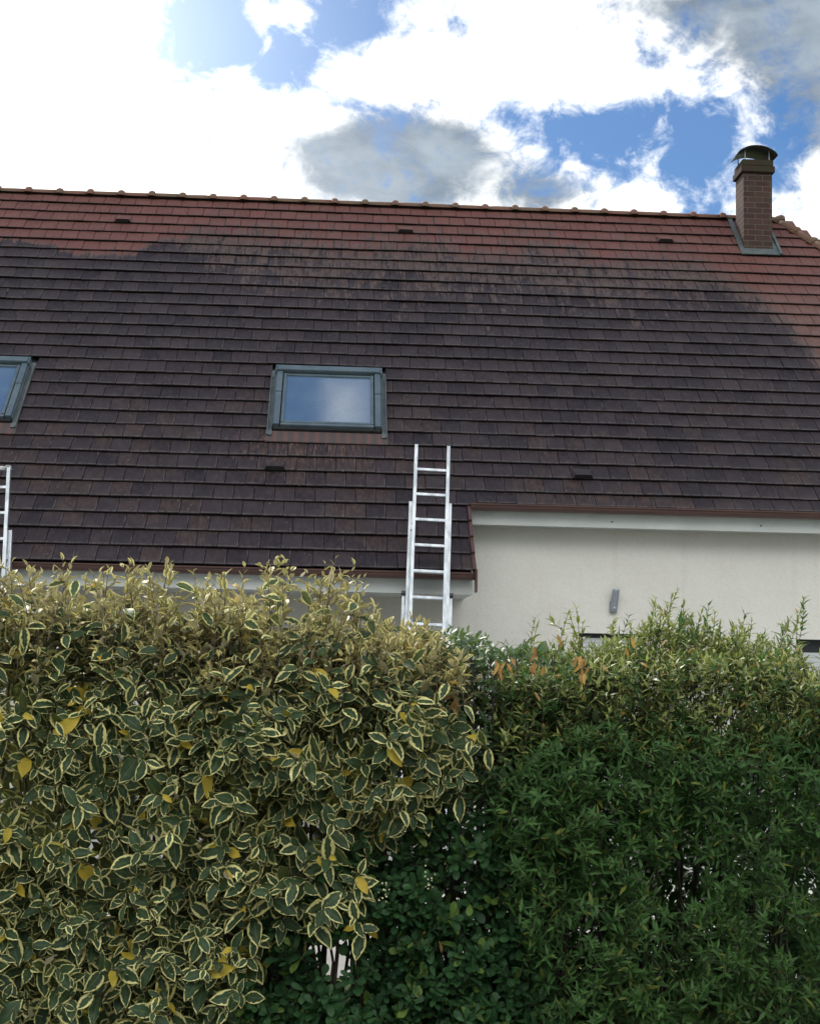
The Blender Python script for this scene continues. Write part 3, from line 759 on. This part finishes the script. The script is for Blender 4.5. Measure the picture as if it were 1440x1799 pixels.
class Stems:
    def __init__(s): s.p0, s.p1, s.r0, s.r1 = [], [], [], []
    def path(s, pts, ra, rb):
        n = len(pts) - 1
        for i in range(n):
            s.p0.append(pts[i]); s.p1.append(pts[i + 1]); s.r0.append(ra + (rb - ra) * i / n); s.r1.append(ra + (rb - ra) * (i + 1) / n)
    def build(s, name, m, parent, K=5):
        p0 = np.array(s.p0); p1 = np.array(s.p1); d = nrm(p1 - p0); ref = np.where(np.abs(d[:, 2:3]) > .9, np.array([[1., 0, 0]]), np.array([[0, 0, 1.]]))
        a = nrm(np.cross(d, ref)); b = np.cross(d, a); t = np.arange(K) * 2 * math.pi / K
        ring = a[:, None] * np.cos(t)[None, :, None] + b[:, None] * np.sin(t)[None, :, None]
        A = p0[:, None] + ring * np.array(s.r0)[:, None, None]; B = p1[:, None] + ring * np.array(s.r1)[:, None, None]
        co = np.concatenate([A, B], 1).reshape(-1, 3).astype(np.float32); N = len(p0)
        q = np.array([(i, (i + 1) % K, K + (i + 1) % K, K + i) for i in range(K)]); Fc = (np.arange(N)[:, None, None] * 2 * K + q[None]).reshape(-1, 4)
        me = bpy.data.meshes.new(name); me.vertices.add(len(co)); me.vertices.foreach_set('co', co.ravel()); nf = len(Fc)
        me.loops.add(nf * 4); me.polygons.add(nf); me.loops.foreach_set('vertex_index', Fc.ravel().astype(np.int32))
        me.polygons.foreach_set('loop_start', np.arange(0, nf * 4, 4, dtype=np.int32)); me.polygons.foreach_set('loop_total', np.full(nf, 4, dtype=np.int32))
        me.polygons.foreach_set('use_smooth', np.ones(nf, dtype=bool)); me.update(calc_edges=True)
        return link(name, me, m, parent)

def leaf_mat(name, kind):
    m, g, b = mat(name, rough=.38, spec={'glossy': .55, 'tips': .55, 'shoot': .4}.get(kind, .2))
    lf = g.sep(g.node('ShaderNodeUVMap', uv_map='leaf').outputs[0]); u, v = lf[0], lf[1]
    rn = g.sep(g.node('ShaderNodeUVMap', uv_map='rnd').outputs[0]); r1, r2 = rn[0], rn[1]
    ob = g.node('ShaderNodeTexCoord').outputs['Object']
    au = g.m('ABSOLUTE', g.m('MULTIPLY', g.m('SUBTRACT', u, .5), 2))
    vec = g.node('ShaderNodeCombineXYZ', {'X': g.m('ADD', g.m('MULTIPLY', u, 2.2), g.m('MULTIPLY', r1, 37)), 'Y': g.m('ADD', g.m('MULTIPLY', v, 3.5), g.m('MULTIPLY', r2, 53)), 'Z': 0.0}).outputs[0]
    nz = g.noise(vec, 1.6, 4, .6, .4)
    ribs = g.m('ABSOLUTE', g.m('SINE', g.m('MULTIPLY', g.m('SUBTRACT', g.m('MULTIPLY', v, 1.0), g.m('MULTIPLY', au, .22)), 26)))
    mid = g.step(au, .10, .03)
    bf = g.node('ShaderNodeNewGeometry').outputs['Backfacing']
    if kind == 'varieg':
        edge = g.m('ADD', g.m('ADD', au, g.m('MULTIPLY', g.step(v, .72, 1.02), .45)), g.m('MULTIPLY', g.m('SUBTRACT', nz, .5), 1.0))
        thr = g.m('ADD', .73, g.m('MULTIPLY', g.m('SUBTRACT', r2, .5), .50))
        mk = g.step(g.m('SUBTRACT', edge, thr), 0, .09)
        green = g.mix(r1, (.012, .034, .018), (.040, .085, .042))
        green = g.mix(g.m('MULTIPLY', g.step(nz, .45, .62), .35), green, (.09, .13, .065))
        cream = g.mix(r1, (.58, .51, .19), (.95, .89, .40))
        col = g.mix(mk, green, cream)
        yel = g.m('GREATER_THAN', r2, .965); col = g.mix(yel, col, g.mix(nz, (.62, .44, .04), (.42, .34, .06)))
        col = g.mix(g.m('MULTIPLY', mid, .25), col, (.30, .30, .13))
        back = g.mix(r1, (.26, .245, .17), (.33, .27, .17)); tr = (.30, .32, .07)
    elif kind == 'shoot':
        ed = g.step(g.m('ADD', au, g.m('MULTIPLY', g.m('SUBTRACT', nz, .5), .9)), .42, .62)
        col = g.mix(ed, g.mix(r1, (.09, .14, .055), (.30, .31, .10)), g.mix(r1, (.55, .44, .14), (.90, .76, .30)))
        col = g.mix(g.m('GREATER_THAN', r2, .975), col, (.60, .38, .05))
        back = g.mix(r1, (.42, .36, .24), (.52, .46, .33)); tr = (.42, .40, .14)
    elif kind == 'round':
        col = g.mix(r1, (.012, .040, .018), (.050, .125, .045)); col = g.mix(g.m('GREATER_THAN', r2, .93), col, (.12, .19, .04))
        col = g.mix(g.m('MULTIPLY', mid, .4), col, (.09, .16, .06)); back = (.06, .10, .05); tr = (.10, .22, .04)
    elif kind == 'glossy':
        col = g.mix(r1, (.035, .085, .035), (.08, .15, .05)); col = g.mix(g.m('GREATER_THAN', r2, .88), col, (.20, .26, .06))
        back = (.12, .16, .09); tr = (.16, .28, .05)
    elif kind == 'narrow':
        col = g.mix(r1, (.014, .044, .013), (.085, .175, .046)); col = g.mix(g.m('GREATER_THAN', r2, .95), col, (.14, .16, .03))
        col = g.mix(g.m('MULTIPLY', mid, .3), col, (.10, .19, .06)); back = (.065, .12, .055); tr = (.10, .25, .04)
    elif kind == 'tips':
        col = g.mix(r1, (.085, .14, .045), (.42, .44, .12)); col = g.mix(g.m('GREATER_THAN', r2, .955), col, (.40, .24, .06))
        back = g.mix(r1, (.20, .22, .13), (.26, .28, .17)); tr = (.32, .40, .06)
    else:
        col = g.mix(nz, (.44, .27, .10), (.26, .15, .07)); col = g.mix(g.m('GREATER_THAN', r2, .6), col, (.55, .34, .10)); back = (.36, .2, .1); tr = (.35, .16, .04)
    col = g.mix(g.m('MULTIPLY', g.m('SUBTRACT', 1, ribs), .10), col, (.02, .03, .01))
    col = g.mix(bf, col, back)
    g.put(b.inputs['Base Color'], col)
    g.put(b.inputs['Roughness'], g.m('ADD', .30 if kind in ('glossy', 'round', 'tips') else .36, g.m('MULTIPLY', nz, .22)))
    bump(g, b, g.m('ADD', g.m('MULTIPLY', ribs, .5), nz), .0012, .5)
    tn = g.node('ShaderNodeBsdfTranslucent', {'Color': tr}); mx = g.node('ShaderNodeMixShader', {'Fac': .22})
    g.l.new(b.outputs[0], mx.inputs[1]); g.l.new(tn.outputs[0], mx.inputs[2]); g.l.new(mx.outputs[0], g.n['Material Output'].inputs[0])
    return m
M_BARK = worn('twig_bark', (.075, .052, .042), (.14, .105, .08), .85, scale=20, spec=.2)
M_BARKD = worn('old_stem_bark', (.045, .035, .028), (.08, .065, .055), .9, scale=15, spec=.2)

def hshape(x, y, s=1.0):
    """smooth pseudo noise on the hedge face, about -1..1"""
    return (math.sin(x * 2.1 * s + 1.3 * math.sin(y * 1.7 * s)) + math.sin(y * 2.9 * s + 2.0 * math.sin(x * 1.3 * s + 1)) + math.sin((x * 1.1 + y * 1.9) * 2.3 * s + .7)) / 3

def shoot(lv, st, tip, direc, length, nl, Lf, Wf, ang, droop, curl, fold, stemr=.0022, tipfrac=.45, whorl=1, bend=.15, face_cam=0.0, r2max=1.0):
    d = Vector(direc).normalized(); base = Vector(tip) - d * length
    side = d.orthogonal().normalized(); side.rotate(Matrix.Rotation(random.random() * 6.28, 3, d))
    pts = [base + d * (length * t) + side * (bend * length * (t - t * t)) for t in (0, .25, .5, .75, 1)]
    if st is not None: st.path([tuple(p) for p in pts], stemr, stemr * .45)
    phi = random.random() * 6.28
    for i in range(nl):
        t = (i + .6) / nl; t = t ** .8
        seg = min(3, int(t * 4)); f = t * 4 - seg; p = pts[seg].lerp(pts[seg + 1], f)
        for wq in range(whorl):
            if whorl == 1: phi += 2.4
            elif wq == 0: phi += math.pi / 2 if whorl == 2 else math.pi / whorl
            ph2 = phi + wq * 2 * math.pi / whorl + random.gauss(0, .25)
            e1 = d.orthogonal().normalized(); e2 = d.cross(e1)
            rad = e1 * math.cos(ph2) + e2 * math.sin(ph2)
            an = R(ang * (1 - .55 * t ** 3) + random.gauss(0, 12))
            a = d * math.cos(an) + rad * math.sin(an) + Vector((0, 0, -droop * random.uniform(.4, 1.3)))
            nn_ = d * math.sin(an) - rad * math.cos(an) + Vector((random.gauss(0, .25), -face_cam + random.gauss(0, .2), .35 + random.gauss(0, .2)))
            sc = (1 - (1 - tipfrac) * t ** 2.5) * random.uniform(.55, 1.22)
            lv.add(p=tuple(p), a=tuple(a), n=tuple(nn_), L=Lf * sc, W=Wf * sc * random.uniform(.85, 1.15), c=curl * random.uniform(-.2, 2.0), f=fold * random.uniform(.4, 1.5), r1=random.random() * .55 + .45 * t, r2=random.random() * r2max)  # paler young leaves at tips; darker inner ones also paint in shade

def inpoly(x, y, P):
    c = False; n = len(P); j = n - 1
    for i in range(n):
        xi, yi = P[i]; xj, yj = P[j]
        if (yi > y) != (yj > y) and x < (xj - xi) * (y - yi) / (yj - yi) + xi: c = not c
        j = i
    return c
YV = 5.95        # front of the hedge
# ---- variegated shrub (left)
PV = [(-120, 1030), (640, 1035), (700, 1100), (770, 1120), (800, 1180), (835, 1260), (815, 1370), (735, 1440), (650, 1485), (655, 1560), (645, 1610), (560, 1640), (450, 1655), (425, 1720), (420, 1860), (-120, 1860)]
vh = empty('variegated_shrub', (at(300, 1799, YV).x, YV + .4, 0)); tag(vh, 'left shrub of the hedge with dark green leaves edged in cream yellow', 'shrub')
big, small = Leaves(), Leaves(); st = Stems()
def dens_v(x, y):
    h = hshape(x / 150, y / 150, 1.7)
    d = 1.0
    for gx, gy, gr in ((30, 1390, 65), (150, 1480, 45), (250, 1470, 45), (590, 1470, 50), (560, 1560, 35), (200, 1590, 35), (440, 1600, 30)):
        d -= .85 * math.exp(-((x - gx) ** 2 + (y - gy) ** 2) / gr ** 2)
    return d * (.75 + .35 * h)
cnt = 0
while cnt < 1250:
    x, y = random.uniform(-110, 840), random.uniform(1060, 1850)
    if not inpoly(x, y, PV): continue
    if random.random() > dens_v(x, y) * (.65 + .55 * hshape(x / 38 + 5, y / 38, 1.5)): continue
    back = min(.6, random.expovariate(9))
    upf = max(0, min(1, (1330 - y) / 260))            # towards the top the shoots turn upright
    Yd = YV + back + .20 * hshape(x / 75, y / 75, 1.5) + .22 * upf ** 2
    tip = at(x, y, Yd)
    d = Vector((random.gauss(0, .45), -(1 - .75 * upf) * random.uniform(.5, 1.1), .25 + 1.0 * upf + random.gauss(0, .3)))
    top = random.random() < (1215 - y) / 190 + .04
    if top:
        shoot(small, st, tip, d, random.uniform(.12, .22), random.randint(5, 7), .080, .036, 58, .02, .35, .45, .002, .45)
    else:
        shoot(big, st, tip, d, random.uniform(.10, .20), random.randint(5, 7), .120, .058, 66, .50, .30, .32, .0022, .5, face_cam=.45)
    cnt += 1
# upright shoots at the top with their tips against the roof and wall
tips = [(20, 985), (60, 1002), (110, 980), (127, 986), (175, 1004), (230, 987), (262, 996), (300, 1005), (340, 1001), (430, 993), (470, 1000), (483, 978), (540, 1004), (572, 988), (590, 978), (622, 990), (640, 1012), (655, 1062), (720, 1078), (745, 1092), (395, 1010), (150, 1010)]
for i in range(230):
    x = random.uniform(-100, 665)
    ev = float(np.interp(x, [-100, 0, 60, 120, 180, 250, 300, 350, 420, 470, 520, 575, 620, 665], [1010, 1014, 1040, 1008, 1030, 1010, 1036, 1012, 1024, 1050, 1075, 1050, 1070, 1125]))
    tips.append((x, ev + 14 + abs(random.gauss(0, 45))))
for i in range(34):
    x = random.uniform(-100, 640); tips.append((x, random.uniform(986, 1018)))
for i in range(45):
    x = random.uniform(640, 815); tips.append((x, 1085 + abs(random.gauss(0, 40)) + max(0, x - 760) * 1.3))
for k, (x, y) in enumerate(tips):
    Yd = YV + random.uniform(.05, .55); tip = at(x, y, Yd)
    L_ = random.uniform(.22, .36) if k < 22 else random.uniform(.16, .28)
    d = Vector((random.gauss(0, .14), random.gauss(-.08, .12), 1))
    shoot(small, st, tip, d, L_, int(L_ * 32), .078, .034, 55, 0, .30, .5, .0024, .55)
    for q in range(random.randint(1, 3)):               # side sprigs
        t = random.uniform(.2, .75); p = tip - d.normalized() * L_ * (1 - t)
        dd = Vector((random.choice((-1, 1)) * random.uniform(.5, 1), random.uniform(-.6, .3), random.uniform(.6, 1.1)))
        shoot(small, st, p + dd.normalized() * .07, dd, .07, 4, .060, .026, 52, 0, .3, .5, .0014, .55)
    for _q in range(random.choice((0, 1, 1, 2))):                              # single broad leaves hanging among the shoots
        p = tip - Vector((random.uniform(-.03, .03), .03, random.uniform(.05, .28)))
        a = Vector((random.uniform(-1, 1), random.uniform(-.6, .1), random.uniform(-.9, .2)))
        big.add(p=tuple(p), a=tuple(a), n=(random.gauss(0, .4), -.7, .6), L=random.uniform(.075, .10), W=.046, c=.3, f=.35, r1=random.random(), r2=random.random())
# deep inner foliage, darker colour and thin margins paint shade into the gaps
for i in range(13000):
    x, y = random.uniform(-120, 820), random.uniform(1110, 1860)
    if not inpoly(x, y, PV) or random.random() > dens_v(x, y) + .1: continue
    p = at(x, y, YV + random.uniform(.75, 1.7))
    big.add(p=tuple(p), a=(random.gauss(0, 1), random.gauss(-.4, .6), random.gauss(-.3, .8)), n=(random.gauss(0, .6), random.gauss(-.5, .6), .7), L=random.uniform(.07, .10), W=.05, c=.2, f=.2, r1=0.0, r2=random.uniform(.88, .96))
def trunks(st, x0, x1, ytop, n, Y0=.35, Y1=.7, ybase=None):
    for i in range(n):
        xb = random.uniform(x0, x1); X = at(xb, 1700, YV).x; Yb = YV + random.uniform(Y0, Y1)
        zt_ = at(xb, ytop + random.uniform(-20, 120), Yb).z; p = Vector((X, Yb, 0)); pts = [tuple(p)]; nseg = 8
        for q in range(nseg):
            p = p + Vector((random.gauss(0, .022), random.gauss(0, .02), zt_ / nseg)); pts.append(tuple(p))
        st.path(pts, random.uniform(.007, .013), .003)
trunks(st, -100, 780, 1120, 60)
big.build('leaves', leaf_mat('cream_edged_leaf', 'varieg'), vh, 'oval')
small.build('young_leaves', leaf_mat('young_gold_leaf', 'shoot'), vh, 'oval')
st.build('stems', M_BARK, vh)

# ---- round-leaved dark shrub, low middle
PC = [(430, 1650), (560, 1500), (690, 1450), (800, 1385), (880, 1440), (930, 1560), (960, 1700), (1010, 1860), (400, 1860), (415, 1730)]
cs = empty('round_leaved_shrub', (at(700, 1799, YV).x, YV + .5, 0)); tag(cs, 'dark green shrub with rounded leaves low in the middle of the hedge', 'shrub')
lv, st = Leaves(), Stems(); cnt = 0
while cnt < 760:
    x, y = random.uniform(400, 1010), random.uniform(1390, 1860)
    if not inpoly(x, y, PC): continue
    dn = 1.0
    for gx, gy, gr in ((600, 1690, 45), (545, 1655, 28), (770, 1440, 40), (800, 1540, 35), (640, 1620, 35), (470, 1700, 35), (690, 1500, 30), (650, 1740, 30)): dn -= .85 * math.exp(-((x - gx) ** 2 + (y - gy) ** 2) / gr ** 2)
    if random.random() > dn * (.8 + .3 * hshape(x / 90, y / 90, 2)): continue
    tip = at(x, y, YV + .12 + min(.6, random.expovariate(9)) + .06 * hshape(x / 70, y / 70))
    shoot(lv, st, tip, (random.gauss(0, .5), -random.uniform(.3, 1), random.uniform(.2, 1.0)), random.uniform(.06, .14), random.randint(2, 4), .075, .033, 62, .12, .25, .2, .002, .6, whorl=3, face_cam=.35)
    cnt += 1
for i in range(3800):
    x, y = random.uniform(420, 980), random.uniform(1450, 1850)
    if not inpoly(x, y, PC) or (x - 600) ** 2 + (y - 1690) ** 2 < 4000: continue
    p = at(x, y, YV + random.uniform(.6, 1.6))
    lv.add(p=tuple(p), a=(random.gauss(0, 1), random.gauss(-.4, .6), random.gauss(0, .8)), n=(random.gauss(0, .6), -.5, .7), L=.075, W=.04, c=.2, f=.2, r1=random.random() * .15, r2=random.random() * .9)  # inner leaves kept dark green, shade of the interior painted in
trunks(st, 450, 980, 1450, 34)
lv.build('leaves', leaf_mat('round_green_leaf', 'round'), cs, 'obov'); st.build('stems', M_BARKD, cs)
M_FLW = mat('cream_flower', (.62, .60, .36), .6)[0]     # a few tiny flower heads
for gx, gy in ((752, 1548), (675, 1572)):
    fl = Leaves()
    for q in range(14):
        p = at(gx + random.gauss(0, 9), gy + random.gauss(0, 9), YV + .1)
        fl.add(p=tuple(p), a=(random.gauss(0, 1), -.6, random.gauss(.3, 1)), n=(0, -1, .4), L=.009, W=.008, c=.1, f=.2, r1=random.random(), r2=.1)
    fl.build('flower_head', M_FLW, cs, 'obov')

# ---- glossy shrub, upper middle, with withered leaves
PG = [(700, 1150), (770, 1115), (800, 1098), (850, 1118), (960, 1135), (1060, 1200), (1090, 1290), (980, 1350), (880, 1400), (800, 1400), (815, 1300), (760, 1240)]
gs = empty('glossy_shrub', (at(860, 1799, YV).x, YV + .55, 0)); tag(gs, 'glossy green shrub with withered orange-brown leaves near the ladder foot', 'shrub')
lv, st, wl, ti = Leaves(), Stems(), Leaves(), Leaves(); cnt = 0
while cnt < 650:
    x, y = random.uniform(690, 1100), random.uniform(1100, 1400)
    if not inpoly(x, y, PG): continue
    upf = max(0, min(1, (1330 - y) / 200))
    tip = at(x, y, YV + .12 + random.uniform(0, .5) + .25 * upf)
    shoot(lv, st, tip, (random.gauss(0, .4), -random.uniform(0, .8), random.uniform(.5, 1.1)), random.uniform(.08, .16), random.randint(3, 5), .074, .027, 62, .1, .3, .3, .002, .5, whorl=2, face_cam=.1)
    cnt += 1
for (x, y) in ((793, 1100), (812, 1112), (830, 1122), (770, 1128), (850, 1135), (880, 1140), (905, 1148), (822, 1108), (700, 1180), (730, 1165), (745, 1190)):
    tip = at(x, y, YV + random.uniform(.15, .4))
    shoot(lv, st, tip, (random.gauss(0, .15), 0, 1), .18, 6, .064, .024, 60, .05, .35, .25, .0024, .6, whorl=2)
for (x, y, n_w) in ((797, 1205, 9), (800, 1235, 7), (770, 1240, 3), (868, 1165, 8), (890, 1170, 9), (940, 1150, 7), (948, 1165, 6), (1022, 1158, 8), (1030, 1170, 8), (990, 1130, 2), (1105, 1128, 4), (940, 1200, 2), (750, 1640, 3), (765, 1655, 2)):
    for q in range(max(1, int(n_w * .7))):
        p = at(x + random.gauss(0, 7), y + random.gauss(0, 8), YV + .12 + random.uniform(0, .08))
        wl.add(p=tuple(p), a=(random.gauss(0, .45), random.gauss(-.2, .3), -1), n=(random.gauss(0, .6), -1, .2), L=random.uniform(.035, .065), W=.017, c=random.uniform(-.3, .5), f=random.uniform(.3, .9), r1=random.random(), r2=random.random())
trunks(st, 720, 1050, 1200, 26)
for x in (790, 830, 870, 905, 915, 960, 975, 1010): 
    p0 = at(x + random.uniform(-10, 10), 1330, YV + .35); p1 = at(x + random.gauss(0, 12), 1150, YV + .3); st.path([tuple(p0), tuple(p0.lerp(p1, .5) + Vector((.01, 0, 0))), tuple(p1)], .004, .002)
lv.build('leaves', leaf_mat('glossy_green_leaf', 'glossy'), gs, 'oval'); st.build('stems', M_BARKD, gs)
wl.build('withered_leaves', leaf_mat('withered_leaf', 'dead'), gs, 'oval')

# ---- narrow-leaved shrub (right)
PN = [(960, 1300), (1060, 1250), (1560, 1250), (1560, 1860), (985, 1860), (940, 1700), (900, 1520), (850, 1400), (900, 1340)]
ns = empty('narrow_leaved_shrub', (at(1180, 1799, YV).x, YV + .5, 0)); tag(ns, 'right shrub of the hedge with small narrow green leaves and sprigs above', 'shrub')
lv, ti, st = Leaves(), Leaves(), Stems(); cnt = 0
gaps = ((1100, 1480, 30), (1210, 1520, 62), (1180, 1560, 40), (1165, 1670, 38), (1165, 1745, 28), (1030, 1630, 45), (1330, 1380, 40), (1370, 1640, 45), (1420, 1550, 40), (1250, 1770, 30), (960, 1720, 40), (1310, 1510, 25))
while cnt < 2000:
    x, y = random.uniform(850, 1550), random.uniform(1255, 1860)
    if not inpoly(x, y, PN): continue
    dn = 1.0
    for gx, gy, gr in gaps: dn -= .95 * math.exp(-((x - gx) ** 2 + (y - gy) ** 2) / gr ** 2)
    if random.random() > dn * (.6 + .6 * hshape(x / 36, y / 36, 1.6)): continue
    upf = max(0, min(1, (1340 - y) / 90))
    tip = at(x, y, YV + min(.6, random.expovariate(9)) + .14 * hshape(x / 50, y / 50, 1.4) + .2 * upf)
    d = (random.gauss(0, .55), -random.uniform(.2, 1) * (1 - .5 * upf), random.uniform(.2, 1.0) + .4 * upf)
    shoot(lv, st, tip, d, random.uniform(.06, .13), random.randint(3, 4), .066, .0175, 74, .08, .18, .35, .0014, .6, whorl=2 if random.random() < .6 else 3, face_cam=.2)
    cnt += 1
for i in range(25000):
    x, y = random.uniform(850, 1550), random.uniform(1290, 1860)
    if not inpoly(x, y, PN): continue
    q_ = random.uniform(.7, 1.8)
    if q_ < 1.0 and any((x - a) ** 2 + (y - b) ** 2 < (c * .8) ** 2 for a, b, c in gaps): continue
    p = at(x, y, YV + q_)
    lv.add(p=tuple(p), a=(random.gauss(0, 1), random.gauss(-.4, .6), random.gauss(0, .8)), n=(random.gauss(0, .6), -.5, .7), L=.065, W=.028, c=.2, f=.2, r1=random.random() * .15, r2=random.random() * .9)  # only the darkest leaf greens here, painted shade behind the front shoots
# loose sprigs growing out of the clipped top
top_pts = [(940, 1085), (1000, 1070), (1012, 1068), (1080, 1086), (1105, 1082), (1152, 1050), (1190, 1036), (1200, 1055), (1172, 1068), (1245, 1062), (1232, 1075), (1308, 1078), (1320, 1090), (1345, 1105), (1412, 1052), (1400, 1075), (1380, 1100), (1440, 1150), (1265, 1095), (1130, 1095), (1060, 1130), (1215, 1080)]
env = [(880, 1150), (930, 1130), (1000, 1095), (1040, 1112), (1100, 1095), (1150, 1058), (1210, 1058), (1260, 1080), (1300, 1078), (1345, 1095), (1395, 1105), (1430, 1150), (1560, 1140)]
def envy(x): return float(np.interp(x, [e[0] for e in env], [e[1] for e in env]))
pts_ = [(x, y, 1) for x, y in top_pts] + [(x + random.gauss(0, 9), y + random.uniform(6, 26), 1) for x, y in top_pts]
for i in range(780):
    x = random.uniform(880, 1550); y = envy(x) + abs(random.gauss(0, 1)) * 75 + 20
    if y < 1300: pts_.append((x, y, 0))
for x, y, hi in pts_:
    f_ = (1290 - y) / 200
    tip = at(x, y, YV + .15 + random.uniform(.0, .5) + .35 * max(0, f_))
    L_ = random.uniform(.2, .32) if hi else random.uniform(.12, .24)
    d = Vector((random.gauss(.05, .2), random.gauss(-.1, .15), 1))
    tgt = ti if random.random() < .8 else lv
    shoot(tgt, st, tip, d, L_, int(L_ * 38), .068, .0185, 55, .03, .4, .4, .0020, .55, whorl=2)
    if random.random() < .5:
        dd = Vector((random.choice((-1, 1)), random.uniform(-.5, .3), random.uniform(.6, 1)))
        shoot(tgt, st, tip - d.normalized() * L_ * .5 + dd.normalized() * .08, dd, .09, 4, .058, .0165, 52, 0, .35, .4, .0014, .55, whorl=2)
for i in range(1500):
    x = random.uniform(880, 1550); y = random.uniform(max(1150, envy(x) + 35), 1320)
    tip = at(x, y, YV + .15 + random.uniform(0, .6))
    shoot(lv if random.random() < .3 else ti, st, tip, (random.gauss(0, .4), random.gauss(-.35, .3), 1), random.uniform(.08, .14), 4, .064, .018, 60, .08, .3, .35, .0016, .6, whorl=2)
trunks(st, 900, 1540, 1200, 36, .6, 1.1)
lv.build('leaves', leaf_mat('narrow_green_leaf', 'narrow'), ns, 'lance'); ti.build('young_leaves', leaf_mat('young_olive_leaf', 'tips'), ns, 'lance'); st.build('stems', M_BARKD, ns)
print('done')
